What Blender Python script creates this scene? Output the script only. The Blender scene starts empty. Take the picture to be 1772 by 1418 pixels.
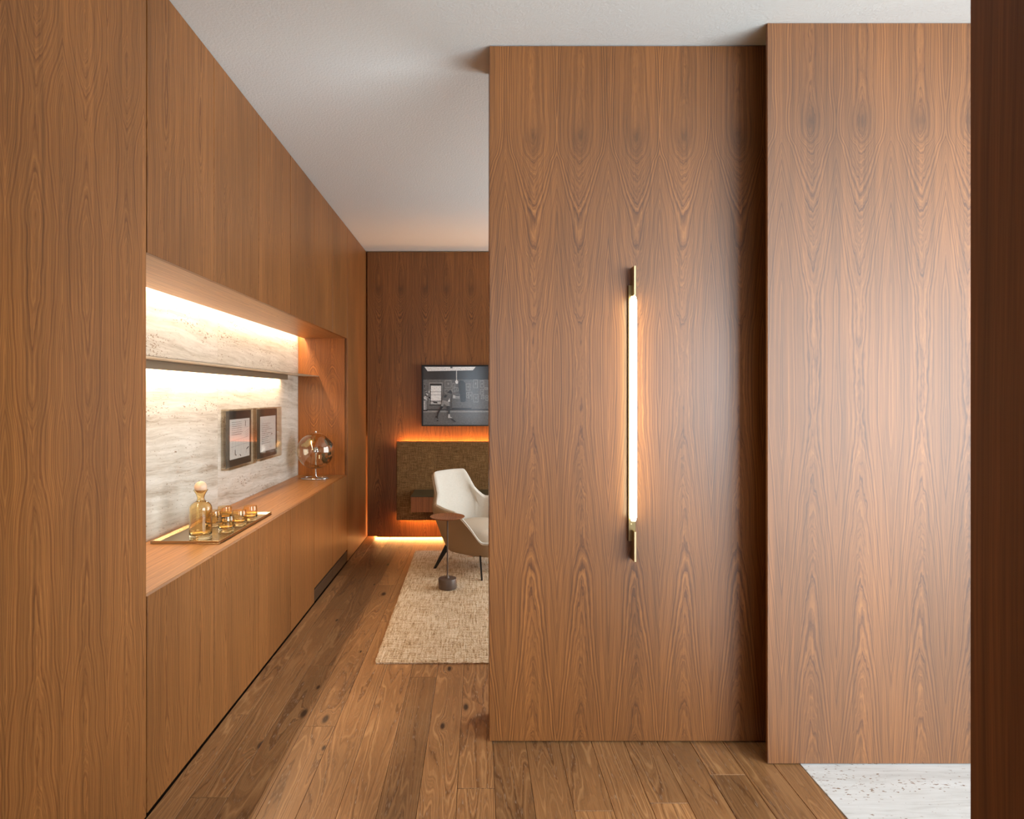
import bpy, bmesh, math, random
from mathutils import Vector, Matrix, noise as mnoise

scene = bpy.context.scene
C = scene.collection
PI = math.pi
random.seed(7)

# ------------------------------------------------------------------ camera
F_PX, CAM_Z = 1080.0, 1.40           # focal length in pixels of the 1772x1418 frame, eye height
cam_d = bpy.data.cameras.new('camera')
cam = bpy.data.objects.new('camera', cam_d)
C.objects.link(cam)
cam.location = (0, 0, CAM_Z)
cam.rotation_euler = (PI / 2, 0, 0)
cam_d.sensor_width = 36.0
cam_d.lens = 36.0 * F_PX / 1772.0
cam_d.shift_x = 58.0 / 1772.0
cam_d.shift_y = -25.0 / 1772.0
cam_d.clip_start = 0.02
scene.camera = cam

# ------------------------------------------------------------------ light and exposure
world = bpy.data.worlds.new('world')
scene.world = world
world.use_nodes = True
world.node_tree.nodes['Background'].inputs[0].default_value = (0.75, 0.85, 1.0, 1)
world.node_tree.nodes['Background'].inputs[1].default_value = 0.25

def area_light(name, loc, direction, sx, sy, power, color):
    d = bpy.data.lights.new(name, 'AREA')
    d.shape = 'RECTANGLE'
    d.size, d.size_y = sx, sy
    d.energy = power
    d.color = color
    o = bpy.data.objects.new(name, d)
    C.objects.link(o)
    o.location = loc
    o.rotation_euler = Vector(direction).to_track_quat('-Z', 'Y').to_euler()
    return o

# daylight through the big window of the right-hand room and the window behind the camera
area_light('daylight_side_window', (3.66, -1.00, 1.40), (-1, 0, 0), 4.1, 2.0, 350, (0.84, 0.94, 1.0))
area_light('added_panel_fill', (3.05, -3.36, 1.45), (0, 1, 0), 0.8, 1.9, 78, (0.80, 0.92, 1.0))  # added fill from an invented opening, brightens the right-hand panel
area_light('daylight_far_window', (2.66, 4.40, 1.45), (-1, 0, 0), 2.5, 2.1, 115, (0.86, 0.95, 1.0))
area_light('daylight_rear_window', (0.45, -3.36, 1.50), (0, 1, 0), 1.5, 1.5, 30, (0.72, 0.87, 1.0))

vs = scene.view_settings
vs.view_transform = 'Standard'
vs.look = 'None'
vs.gamma = 1.0
vs.use_curve_mapping = False
vs.exposure = 0.10
scene.cycles.use_denoising = True
scene.cycles.max_bounces = 9
scene.cycles.diffuse_bounces = 5
scene.cycles.glossy_bounces = 4
scene.cycles.use_adaptive_sampling = True
scene.cycles.adaptive_threshold = 0.02
scene.cycles.transmission_bounces = 9
scene.cycles.transparent_max_bounces = 12
scene.cycles.caustics_reflective = False
scene.cycles.caustics_refractive = True
scene.cycles.sample_clamp_indirect = 6.0

# ------------------------------------------------------------------ node helper
class NT:
    def __init__(self, name):
        self.m = bpy.data.materials.new(name)
        self.m.use_nodes = True
        self.t = self.m.node_tree
        self.bsdf = self.t.nodes['Principled BSDF']
    def n(self, typ, **kw):
        nd = self.t.nodes.new(typ)
        for k, v in kw.items():
            setattr(nd, k, v)
        return nd
    def put(self, sock, v):
        if isinstance(v, bpy.types.NodeSocket):
            self.t.links.new(v, sock)
        else:
            sock.default_value = v
    def math(self, op, a, b=None, c=None, clamp=False):
        nd = self.n('ShaderNodeMath', operation=op, use_clamp=clamp)
        for i, v in enumerate((a, b, c)):
            if v is not None:
                self.put(nd.inputs[i], v)
        return nd.outputs[0]
    def add(self, a, b): return self.math('ADD', a, b)
    def sub(self, a, b): return self.math('SUBTRACT', a, b)
    def mul(self, a, b): return self.math('MULTIPLY', a, b)
    def xyz(self, x, y, z=0.0):
        nd = self.n('ShaderNodeCombineXYZ')
        for i, v in enumerate((x, y, z)):
            self.put(nd.inputs[i], v)
        return nd.outputs[0]
    def uv(self):
        nd = self.n('ShaderNodeUVMap')
        nd.uv_map = 'UVMap'
        s = self.n('ShaderNodeSeparateXYZ')
        self.t.links.new(nd.outputs[0], s.inputs[0])
        return s.outputs[0], s.outputs[1]
    def noise(self, vec, scale=1.0, detail=2.0, rough=0.5, dim='3D', w=None):
        nd = self.n('ShaderNodeTexNoise', noise_dimensions=dim)
        if vec is not None:
            self.put(nd.inputs['Vector'], vec)
        if w is not None:
            self.put(nd.inputs['W'], w)
        nd.inputs['Scale'].default_value = scale
        nd.inputs['Detail'].default_value = detail
        nd.inputs['Roughness'].default_value = rough
        return nd.outputs[0]
    def ramp(self, fac, stops, interp='LINEAR'):
        nd = self.n('ShaderNodeValToRGB')
        cr = nd.color_ramp
        cr.interpolation = interp
        while len(cr.elements) < len(stops):
            cr.elements.new(0.5)
        for e, (p, c) in zip(cr.elements, stops):
            e.position = p
            e.color = (*c, 1) if len(c) == 3 else c
        self.put(nd.inputs[0], fac)
        return nd.outputs[0]
    def mix(self, fac, a, b, blend='MIX'):
        nd = self.n('ShaderNodeMix', data_type='RGBA', blend_type=blend)
        self.put(nd.inputs[0], fac)
        self.put(nd.inputs[6], a if isinstance(a, bpy.types.NodeSocket) else (*a, 1))
        self.put(nd.inputs[7], b if isinstance(b, bpy.types.NodeSocket) else (*b, 1))
        return nd.outputs[2]
    def maprange(self, v, a, b, c, d):
        nd = self.n('ShaderNodeMapRange')
        for i, x in enumerate((v, a, b, c, d)):
            self.put(nd.inputs[i], x)
        return nd.outputs[0]
    def smooth(self, v, a, b):
        nd = self.n('ShaderNodeMapRange', interpolation_type='SMOOTHSTEP')
        for i, x in enumerate((v, a, b, 0.0, 1.0)):
            self.put(nd.inputs[i], x)
        return nd.outputs[0]
    def bump(self, height, strength=0.2, dist=0.002):
        nd = self.n('ShaderNodeBump')
        nd.inputs['Strength'].default_value = strength
        nd.inputs['Distance'].default_value = dist
        self.put(nd.inputs['Height'], height)
        self.t.links.new(nd.outputs[0], self.bsdf.inputs['Normal'])
    def set(self, **kw):
        names = {'color': 'Base Color', 'rough': 'Roughness', 'metal': 'Metallic', 'ior': 'IOR',
                 'trans': 'Transmission Weight', 'spec': 'Specular IOR Level', 'coat': 'Coat Weight',
                 'coat_rough': 'Coat Roughness', 'sheen': 'Sheen Weight', 'emit': 'Emission Color',
                 'emit_s': 'Emission Strength', 'alpha': 'Alpha'}
        for k, v in kw.items():
            s = self.bsdf.inputs[names[k]]
            if isinstance(v, tuple) and len(v) == 3:
                v = (*v, 1)
            self.put(s, v)
        return self.m

def plain(name, color, rough=0.5, metal=0.0, **kw):
    return NT(name).set(color=color, rough=rough, metal=metal, **kw)

def glow(name, color, strength):
    return NT(name).set(color=(0.8, 0.8, 0.8), emit=color, emit_s=strength)

# ------------------------------------------------------------------ materials
def veneer(name, leaf, u0, pc, dark, light, curve, rings_u=15.0, power=1.5, vnoise=0.7,
           knot=True, rough=0.36, spec=0.5, seed=0.0, ripple=0.7, contrast=0.9):
    """book-matched flat-cut walnut/teak veneer; UV is in metres, v runs along the grain"""
    k = NT(name)
    u, v = k.uv()
    un = k.math('DIVIDE', k.sub(u, u0), leaf)
    pp = k.math('PINGPONG', un, 1.0)
    leaf_id = k.math('FLOOR', un)
    wander = k.noise(None, 0.9, 1.0, 0.5, '1D', k.add(k.mul(v, 1.0), seed + 3.1))
    c = k.sub(k.add(pp, k.mul(k.sub(wander, 0.5), 0.22)), pc)
    small = k.noise(k.xyz(k.mul(u, 3.0), k.mul(v, 1.1), seed), 1.0, 2.0, 0.5)
    c = k.add(c, k.mul(k.sub(small, 0.5), 0.10))
    ac = k.math('ABSOLUTE', c)
    # height profile of the cut (in ring counts) along the panel
    fc = k.n('ShaderNodeFloatCurve')
    cv = fc.mapping.curves[0]
    pts = curve
    while len(cv.points) < len(pts):
        cv.points.new(0.5, 0.5)
    for p, (z, h) in zip(cv.points, pts):
        p.location = (z / 2.9, h / 20.0)
    fc.mapping.update()
    k.put(fc.inputs['Value'], k.math('DIVIDE', v, 2.9))
    h = k.mul(fc.outputs[0], 20.0)
    hn = k.noise(None, 2.6, 2.0, 0.55, '1D', k.add(v, seed + 11.0))
    h = k.add(h, k.mul(k.sub(hn, 0.5), vnoise * 4))
    side = k.mul(k.math('POWER', k.add(ac, 0.002), power), rings_u * 2.0)
    g = k.add(h, side)
    # ragged ripple where the cathedral tips run, fading to the straight-grained edge of each leaf
    cen = k.math('SUBTRACT', 1.0, k.mul(ac, 3.2), clamp=True)
    rip = k.noise(k.xyz(k.mul(pp, leaf * 62), k.mul(v, 12), k.mul(leaf_id, 0.13)), 1.0, 2.0, 0.6)
    g = k.add(g, k.mul(k.mul(k.sub(rip, 0.5), ripple * 2.0), k.add(cen, 0.12)))
    wav = k.noise(k.xyz(k.mul(u, 9), k.mul(v, 2.2), seed + 5), 1.0, 2.0, 0.5)
    g = k.mul(k.add(g, k.mul(k.sub(wav, 0.5), 1.2)), 1.4)
    r1 = k.noise(None, 1.0, 3.0, 0.62, '1D', k.add(g, seed * 7.0))
    r2 = k.noise(None, 2.7, 1.5, 0.5, '1D', k.add(g, 40.0))
    ring = k.add(k.mul(r1, 0.72), k.mul(r2, 0.28))
    ring = k.maprange(ring, 0.5 - 0.24 / contrast, 0.5 + 0.22 / contrast, 0.0, 1.0)
    fine = k.noise(k.xyz(k.mul(u, 420), k.mul(v, 5.0), seed), 1.0, 2.0, 0.6)
    fib = k.noise(k.xyz(k.mul(u, 95), k.mul(v, 1.3), seed + 2), 1.0, 3.0, 0.6)
    tone = k.noise(k.xyz(k.mul(u, 2.6), k.mul(v, 0.7), seed + 9), 1.0, 2.0, 0.5)
    mid = tuple(0.5 * (a + b) for a, b in zip(dark, light))
    deep = tuple(a * 0.72 for a in dark)
    col = k.ramp(ring, [(0.0, deep), (0.22, dark), (0.55, mid), (1.0, light)])
    f2 = k.maprange(fib, 0.3, 0.7, 0.74, 1.18)
    f3 = k.maprange(fine, 0.3, 0.7, 0.86, 1.12)
    f4 = k.maprange(tone, 0.3, 0.7, 0.80, 1.16)
    ff = k.mul(k.mul(f2, f3), f4)
    if knot:
        kz = [p for p in pts if p[1] <= 0.6]
        for (z, _h) in kz[:1]:
            dx = k.mul(c, leaf / 0.021)
            dz = k.math('DIVIDE', k.sub(v, z), 0.036)
            rr = k.add(k.mul(dx, dx), k.mul(dz, dz))
            blot = k.math('DIVIDE', 1.0, k.add(1.0, rr))
            ff = k.mul(ff, k.sub(1.0, k.mul(blot, 0.40)))
    col = k.mix(1.0, col, k.xyz(ff, ff, ff), 'MULTIPLY')
    k.set(color=col, rough=rough, spec=spec)
    return k.m

FLITCH = [(0.0, 2.0), (0.55, 8.5), (1.05, 14.0), (1.35, 16.5), (1.65, 16.2), (1.90, 13.8), (2.05, 11.2),
          (2.20, 7.6), (2.34, 3.6), (2.44, 0.5), (2.55, 0.9), (2.9, 2.2)]
STRAIGHT = [(0.0, 9.0), (0.4, 5.0), (0.8, 9.5), (1.3, 12.5), (1.75, 8.0), (2.1, 11.0), (2.45, 5.0), (2.9, 9.0)]
W_DARK, W_LIGHT = (0.122, 0.040, 0.009), (0.325, 0.124, 0.031)

M = {}
M['veneer_partition'] = veneer('veneer_partition', 0.207, 0.3154, 0.46, W_DARK, W_LIGHT, FLITCH, seed=0.0, rough=0.36, spec=0.65)
M['veneer_right'] = veneer('veneer_right', 0.207, 1.3544, 0.43, W_DARK, W_LIGHT, FLITCH, seed=0.35, rough=0.52, spec=0.75, vnoise=0.45)
M['veneer_back'] = veneer('veneer_back', 0.226, -0.87, 0.46, W_DARK, W_LIGHT, FLITCH, seed=0.2, rough=0.4)
M['veneer_left'] = veneer('veneer_left', 0.2, 0.85, 0.5, (0.150, 0.050, 0.012), (0.320, 0.128, 0.034), STRAIGHT, rings_u=12, power=1.25,
                          knot=False, seed=1.7, vnoise=1.6, ripple=0.6, contrast=0.85, rough=0.42, spec=0.35)
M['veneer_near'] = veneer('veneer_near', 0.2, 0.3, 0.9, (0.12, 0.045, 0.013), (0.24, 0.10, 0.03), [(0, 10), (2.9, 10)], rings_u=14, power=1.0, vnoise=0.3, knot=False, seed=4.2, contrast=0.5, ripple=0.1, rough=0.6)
DOOR_M = []
for q in range(4):
    DOOR_M.append(veneer('veneer_door_%s' % 'abcd'[q], 0.2636, 2.07, 0.40 + 0.06 * q, (0.150, 0.050, 0.012), (0.320, 0.128, 0.034),
                         STRAIGHT, rings_u=15, power=1.15, knot=False, seed=2.3 + q * 1.31, vnoise=1.5, ripple=0.5, contrast=1.0, rough=0.42, spec=0.35))
M['veneer_counter'] = veneer('veneer_counter', 0.24, -1.58, 0.45, (0.27, 0.106, 0.030), (0.54, 0.245, 0.078), [(0, 10), (1.0, 9), (2.0, 11), (2.9, 10)], rings_u=13,
                             power=1.1, knot=False, seed=6.1, vnoise=1.8, contrast=0.8)
M['veneer_niche_led_tint'] = veneer('veneer_niche_led_tint', 0.207, -1.512, 0.62, (0.23, 0.066, 0.010), (0.56, 0.185, 0.030),  # orange LED bounce is put into the veneer colour
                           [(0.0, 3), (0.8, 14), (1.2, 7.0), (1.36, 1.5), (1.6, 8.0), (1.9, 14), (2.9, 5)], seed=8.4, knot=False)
M['veneer_desk'] = veneer('veneer_desk', 0.2, -0.6, 0.5, (0.20, 0.062, 0.018), (0.42, 0.15, 0.048), STRAIGHT, knot=False, seed=9.9, rough=0.5)

def oak(name):
    k = NT(name)
    u, v = k.uv()
    oi = k.n('ShaderNodeObjectInfo')
    rnd = oi.outputs['Random']
    uo = k.add(u, k.mul(rnd, 37.0))
    vo = k.add(v, k.mul(rnd, 91.0))
    # knots: sparse cells
    vor = k.n('ShaderNodeTexVoronoi', voronoi_dimensions='2D', feature='F1')
    k.put(vor.inputs['Vector'], k.xyz(k.mul(uo, 5.2), k.mul(vo, 1.9)))
    vor.inputs['Scale'].default_value = 1.0
    dist = vor.outputs['Distance']
    cellr = k.n('ShaderNodeSeparateColor')
    k.put(cellr.inputs[0], vor.outputs['Color'])
    has = k.smooth(cellr.outputs[0], 0.62, 0.70)
    sz = k.maprange(cellr.outputs[1], 0.0, 1.0, 0.03, 0.10)
    kd = k.math('DIVIDE', dist, sz)
    kn = k.mul(k.math('DIVIDE', 1.0, k.add(1.0, k.mul(kd, kd))), has)
    base = k.noise(k.xyz(k.mul(uo, 8.0), k.mul(vo, 0.42)), 1.0, 1.5, 0.5)
    wob = k.noise(k.xyz(k.mul(uo, 26), k.mul(vo, 6)), 1.0, 2.0, 0.6)
    fld = k.add(k.add(base, k.mul(wob, 0.045)), k.mul(kn, 0.30))
    ring = k.noise(None, 1.0, 2.5, 0.6, '1D', k.mul(fld, 46.0))
    fibre = k.noise(k.xyz(k.mul(uo, 260), k.mul(vo, 7)), 1.0, 3.0, 0.65)
    pore = k.noise(k.xyz(k.mul(uo, 520), k.mul(vo, 24)), 1.0, 1.0, 0.5)
    tone = k.noise(k.xyz(k.mul(uo, 3.0), k.mul(vo, 0.9), 3.0), 1.0, 3.0, 0.55)
    col = k.ramp(ring, [(0.26, (0.180, 0.078, 0.026)), (0.5, (0.305, 0.145, 0.054)), (0.74, (0.43, 0.228, 0.094))])
    f = k.mul(k.maprange(fibre, 0.3, 0.7, 0.80, 1.15), k.maprange(tone, 0.3, 0.7, 0.72, 1.22))
    f = k.mul(f, k.maprange(rnd, 0.0, 1.0, 0.80, 1.15))
    col = k.mix(1.0, col, k.xyz(f, f, f), 'MULTIPLY')
    # limed pores
    lime = k.mul(k.smooth(pore, 0.60, 0.70), k.smooth(ring, 0.50, 0.36))
    col = k.mix(k.mul(lime, 0.7), col, (0.50, 0.40, 0.30))
    col = k.mix(k.mul(k.smooth(kn, 0.30, 0.85), 0.9), col, (0.022, 0.010, 0.005))
    k.set(color=col, rough=k.maprange(fibre, 0.3, 0.7, 0.36, 0.50))
    k.bump(fibre, 0.12, 0.0012)
    return k.m
M['oak'] = oak('oiled_oak')

def travertine(name, lightc, midc, darkc, pits=1.0, tilt=0.06):
    k = NT(name)
    u, v = k.uv()
    oi = k.n('ShaderNodeObjectInfo')
    rnd = k.mul(oi.outputs['Random'], 23.0)
    wv = k.noise(k.xyz(k.mul(u, 1.5), k.mul(v, 4.0), rnd), 1.0, 3.0, 0.55)
    vv = k.add(k.add(v, k.mul(u, tilt)), k.mul(k.sub(wv, 0.5), 0.11))
    band = k.noise(k.xyz(k.mul(u, 0.8), k.mul(vv, 17), rnd), 1.0, 4.0, 0.6)
    fine = k.noise(k.xyz(k.mul(u, 7), k.mul(vv, 90), rnd), 1.0, 3.0, 0.65)
    cloud = k.noise(k.xyz(k.mul(u, 5), k.mul(v, 7), rnd), 1.0, 4.0, 0.6)
    s = k.add(k.add(k.mul(band, 0.50), k.mul(fine, 0.32)), k.mul(cloud, 0.18))
    col = k.ramp(s, [(0.36, darkc), (0.47, midc), (0.60, lightc)])
    # pits gather along the beds
    pit = k.noise(k.xyz(k.mul(u, 52), k.mul(vv, 120), rnd), 1.0, 2.0, 0.55)
    zone = k.smooth(k.noise(k.xyz(k.mul(u, 1.8), k.mul(vv, 11), k.add(rnd, 4.0)), 1.0, 2.0, 0.5), 0.48, 0.66)
    pm = k.smooth(k.add(pit, k.mul(zone, 0.10 * pits)), 0.685, 0.725)
    col = k.mix(k.mul(pm, 0.85), col, (0.17, 0.085, 0.035))
    stain = k.smooth(k.add(pit, k.mul(zone, 0.10 * pits)), 0.66, 0.76)
    col = k.mix(k.mul(stain, 0.25), col, (0.38, 0.25, 0.15))
    k.set(color=col, rough=0.45)
    k.bump(k.sub(k.mul(fine, 0.25), pm), 0.35, 0.002)
    return k.m
M['trav_wall'] = travertine('travertine_wall', (0.66, 0.59, 0.50), (0.53, 0.455, 0.365), (0.345, 0.27, 0.195))
M['trav_floor'] = travertine('travertine_floor', (0.76, 0.78, 0.78), (0.67, 0.68, 0.67), (0.52, 0.52, 0.50), pits=0.8, tilt=0.0)

def plaster(name, col, s=95):
    k = NT(name)
    tc = k.n('ShaderNodeTexCoord')
    nz = k.noise(tc.outputs['Object'], s, 3.0, 0.6)
    k.set(color=col, rough=0.9)
    k.bump(nz, 0.35, 0.004)
    return k.m
M['ceiling'] = plaster('ceiling_plaster', (0.70, 0.715, 0.70))
M['plaster'] = plaster('wall_plaster', (0.62, 0.58, 0.53), 40)

def weave(name, cols, su, sv, fleck, rough=0.95, bump=0.5, sheen=0.0):
    k = NT(name)
    u, v = k.uv()
    a = k.noise(k.xyz(k.mul(u, su), k.mul(v, su * 0.08)), 1.0, 2.0, 0.6)
    b = k.noise(k.xyz(k.mul(u, sv * 0.08), k.mul(v, sv), 5.0), 1.0, 2.0, 0.6)
    f = k.noise(k.xyz(k.mul(u, su), k.mul(v, sv), 9.0), 1.0, 2.0, 0.6)
    lo = k.noise(k.xyz(k.mul(u, 3), k.mul(v, 3), 2.0), 1.0, 3.0, 0.6)
    s = k.add(k.add(k.mul(a, 0.28), k.mul(b, 0.30)), k.add(k.mul(f, 0.30), k.mul(lo, 0.12)))
    s = k.maprange(s, 0.5 - fleck, 0.5 + fleck, 0.0, 1.0)
    col = k.ramp(s, [(i / (len(cols) - 1), c) for i, c in enumerate(cols)])
    k.set(color=col, rough=rough, spec=0.2, sheen=sheen)
    k.bump(s, bump, 0.004)
    return k.m
M['rug'] = weave('jute_rug', [(0.13, 0.065, 0.028), (0.46, 0.31, 0.17), (0.67, 0.53, 0.37), (0.73, 0.60, 0.44)], 95, 120, 0.12, bump=0.9)
M['tweed'] = weave('brown_tweed', [(0.06, 0.028, 0.009), (0.17, 0.088, 0.030), (0.34, 0.20, 0.085)], 150, 150, 0.14)
M['cream'] = weave('cream_wool', [(0.50, 0.44, 0.36), (0.64, 0.58, 0.49), (0.72, 0.66, 0.57)], 420, 420, 0.22, bump=0.2)
M['cushion'] = weave('sand_wool', [(0.46, 0.37, 0.28), (0.56, 0.47, 0.36), (0.62, 0.53, 0.42)], 420, 420, 0.22, bump=0.2)
M['leather'] = plain('taupe_leather', (0.30, 0.20, 0.115), 0.5)
M['black_metal'] = plain('black_steel', (0.012, 0.011, 0.010), 0.4, 0.3)
M['taupe_metal'] = plain('taupe_lacquer', (0.13, 0.095, 0.075), 0.42, 0.4)
M['table_wood'] = veneer('veneer_table', 0.3, -0.3, 0.5, (0.20, 0.065, 0.018), (0.36, 0.13, 0.038), STRAIGHT, knot=False, seed=12.0, rough=0.8)
M['bronze'] = plain('brushed_bronze', (0.46, 0.36, 0.24), 0.35, 0.8)
M['tray_bronze'] = plain('tray_bronze', (0.42, 0.31, 0.18), 0.26, 1.0)
M['dark_bronze'] = plain('dark_bronze', (0.20, 0.15, 0.095), 0.45, 0.4)
M['painted_glow'] = plain('painted_shelf_glow', (0.84, 0.70, 0.53), 0.3, 0.0)  # LED glow below the shelf, put into a pale colour
M['brass'] = plain('satin_brass', (0.62, 0.50, 0.29), 0.28, 1.0)
M['brass_dark'] = plain('shaded_brass', (0.22, 0.16, 0.08), 0.35, 1.0)
M['chrome'] = plain('polished_steel', (0.62, 0.60, 0.58), 0.12, 1.0)
M['black'] = plain('black_paint', (0.006, 0.005, 0.005), 0.6)
M['desk_top'] = plain('dark_olive_lacquer', (0.055, 0.042, 0.018), 0.45)
M['carcass'] = plain('cabinet_carcass', (0.05, 0.03, 0.016), 0.7)
M['grille'] = plain('grille_metal', (0.13, 0.072, 0.036), 0.45, 0.2)
M['paper'] = plain('paper', (0.74, 0.72, 0.70), 0.7)
M['mount'] = plain('mount_board', (0.035, 0.026, 0.020), 0.5)
M['ink'] = plain('ink', (0.02, 0.018, 0.02), 0.7)
M['ink_pale'] = plain('pencil', (0.22, 0.20, 0.21), 0.7)
M['ball'] = plain('pale_wood_ball', (0.66, 0.43, 0.28), 0.4)
M['amber'] = NT('amber_glass').set(color=(1.0, 0.83, 0.53), rough=0.0, trans=1.0, ior=1.46)
def thin_glass(name, tint, gloss=1.0, edge=0.06):
    """thin clear sheet: straight-through tint plus Fresnel mirror"""
    k = NT(name)
    tr = k.n('ShaderNodeBsdfTransparent')
    tr.inputs[0].default_value = (*tint, 1)
    gb = k.n('ShaderNodeBsdfGlossy')
    gb.inputs[0].default_value = (1, 0.97, 0.92, 1)
    gb.inputs['Roughness'].default_value = 0.03
    lw = k.n('ShaderNodeLayerWeight')
    lw.inputs[0].default_value = 0.5
    schlick = k.add(0.04, k.mul(k.math('POWER', lw.outputs['Facing'], 5.0), 0.96))
    mx = k.n('ShaderNodeMixShader')
    k.put(mx.inputs[0], k.math('MULTIPLY', schlick, gloss, clamp=True))
    k.put(mx.inputs[1], tr.outputs[0])
    k.put(mx.inputs[2], gb.outputs[0])
    out = k.t.nodes['Material Output']
    k.t.links.new(mx.outputs[0], out.inputs[0])
    return k.m
M['acrylic'] = thin_glass('clear_acrylic', (0.97, 0.955, 0.93), 1.1)
M['acrylic_edge'] = thin_glass('acrylic_edge', (0.985, 0.955, 0.895), 1.3)
M['globe_glass'] = thin_glass('globe_glass', (0.965, 0.935, 0.87), 1.6)
M['globe_gold'] = plain('globe_gold', (0.55, 0.40, 0.19), 0.16, 0.9)
M['globe_olive'] = plain('globe_olive', (0.10, 0.075, 0.04), 0.25, 0.6)
M['led_niche'] = glow('led_warm_white', (1.0, 0.74, 0.47), 108)
M['led_shelf'] = glow('led_shelf_white', (1.0, 0.74, 0.47), 98)
M['led_amber'] = glow('led_amber', (1.0, 0.44, 0.13), 110)
M['led_dim'] = glow('led_amber_dim', (1.0, 0.40, 0.10), 14)
M['tube'] = glow('lamp_tube', (1.0, 0.94, 0.62), 19.0)
M['window_frame'] = plain('window_frame', (0.06, 0.05, 0.045), 0.5)

# ------------------------------------------------------------------ mesh helpers
def set_uv(me, off=(0, 0, 0), force=None):
    uvl = me.uv_layers.new(name='UVMap')
    for p in me.polygons:
        n = p.normal
        ax = max(range(3), key=lambda i: abs(n[i])) if force is None else force
        for li in p.loop_indices:
            co = me.vertices[me.loops[li].vertex_index].co
            x, y, z = co.x + off[0], co.y + off[1], co.z + off[2]
            uvl.data[li].uv = ((y, z) if ax == 0 else (x, z) if ax == 1 else (x, y))

def make(name, bm, mat, parent=None, loc=None, smooth=False, uv_force=None, props=None):
    """bm is in world coordinates; loc is the object's origin in the world"""
    if loc is None:
        loc = parent.location.copy() if parent is not None else Vector((0, 0, 0))
        if parent is not None and parent.get('_w') is not None:
            loc = Vector(parent['_w'])
    loc = Vector(loc)
    bmesh.ops.recalc_face_normals(bm, faces=bm.faces)
    me = bpy.data.meshes.new(name)
    bmesh.ops.translate(bm, verts=bm.verts, vec=-loc)
    bm.to_mesh(me)
    bm.free()
    mats = mat if isinstance(mat, (list, tuple)) else [mat]
    for m_ in mats:
        me.materials.append(M[m_] if isinstance(m_, str) else m_)
    set_uv(me, loc, uv_force)
    if smooth:
        for p in me.polygons:
            p.use_smooth = True
        try:
            me.set_sharp_from_angle(angle=math.radians(42))
        except Exception:
            pass
    o = bpy.data.objects.new(name, me)
    C.objects.link(o)
    if parent is not None:
        base = world_loc(parent)
        o.parent = parent
        o.location = loc - base
    else:
        o.location = loc
    return o

def world_loc(o):
    v = Vector(o.location)
    while o.parent is not None:
        o = o.parent
        v = v + Vector(o.location)
    return v

def part(name, bm, mat, parent, **kw):
    return make(name, bm, mat, parent, loc=world_loc(parent), **kw)

def thing(name, label, cat, loc, group=None):
    o = bpy.data.objects.new(name, None)
    o.empty_display_size = 0.1
    C.objects.link(o)
    o.location = loc
    return tag(o, label, cat, group)

def tag(o, label, cat, group=None):
    o['label'] = label
    o['category'] = cat
    if group:
        o['group'] = group
    return o

def struct(o, label=None, cat=None):
    o['kind'] = 'structure'
    if label:
        o['label'] = label
    if cat:
        o['category'] = cat
    return o

def box(x0, x1, y0, y1, z0, z1, bev=0.0, bm=None, seg=1):
    b = bmesh.new()
    vs_ = [b.verts.new((x, y, z)) for x in (x0, x1) for y in (y0, y1) for z in (z0, z1)]
    for f in ((0, 1, 3, 2), (4, 6, 7, 5), (0, 4, 5, 1), (2, 3, 7, 6), (0, 2, 6, 4), (1, 5, 7, 3)):
        b.faces.new([vs_[i] for i in f])
    if bev > 0:
        bmesh.ops.bevel(b, geom=list(b.edges), offset=bev, segments=seg, affect='EDGES', profile=0.5)
    if bm is None:
        return b
    me = bpy.data.meshes.new('tmp')
    b.to_mesh(me)
    b.free()
    bm.from_mesh(me)
    bpy.data.meshes.remove(me)
    return bm

def flat(x0, x1, y0, y1, z):
    b = bmesh.new()
    b.faces.new([b.verts.new(p) for p in ((x0, y0, z), (x0, y1, z), (x1, y1, z), (x1, y0, z))])
    return b

def lathe(profile, cx, cy, cz, seg=32, bm=None, close=True):
    bm = bm or bmesh.new()
    rings = []
    for r, z in profile:
        if r < 1e-6:
            rings.append([bm.verts.new((cx, cy, cz + z))])
        else:
            rings.append([bm.verts.new((cx + r * math.cos(2 * PI * i / seg), cy + r * math.sin(2 * PI * i / seg), cz + z)) for i in range(seg)])
    for a, b in zip(rings, rings[1:]):
        for i in range(seg):
            j = (i + 1) % seg
            if len(a) == 1 and len(b) == 1:
                continue
            if len(a) == 1:
                bm.faces.new((a[0], b[j], b[i]))
            elif len(b) == 1:
                bm.faces.new((a[i], a[j], b[0]))
            else:
                bm.faces.new((a[i], a[j], b[j], b[i]))
    return bm

def tube(pts, rad, seg=12, bm=None, caps=True):
    bm = bm or bmesh.new()
    pts = [Vector(p) for p in pts]
    rads = rad if isinstance(rad, (list, tuple)) else [rad] * len(pts)
    prev = None
    rings = []
    for i, p in enumerate(pts):
        d = (pts[min(i + 1, len(pts) - 1)] - pts[max(i - 1, 0)]).normalized()
        if prev is None:
            a = d.orthogonal().normalized()
        else:
            a = (prev - d * prev.dot(d)).normalized()
        prev = a
        b = d.cross(a)
        rings.append([bm.verts.new(p + (a * math.cos(2 * PI * j / seg) + b * math.sin(2 * PI * j / seg)) * rads[i]) for j in range(seg)])
    for r0, r1 in zip(rings, rings[1:]):
        for j in range(seg):
            bm.faces.new((r0[j], r0[(j + 1) % seg], r1[(j + 1) % seg], r1[j]))
    if caps:
        bm.faces.new(rings[0][::-1])
        bm.faces.new(rings[-1])
    return bm

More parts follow.
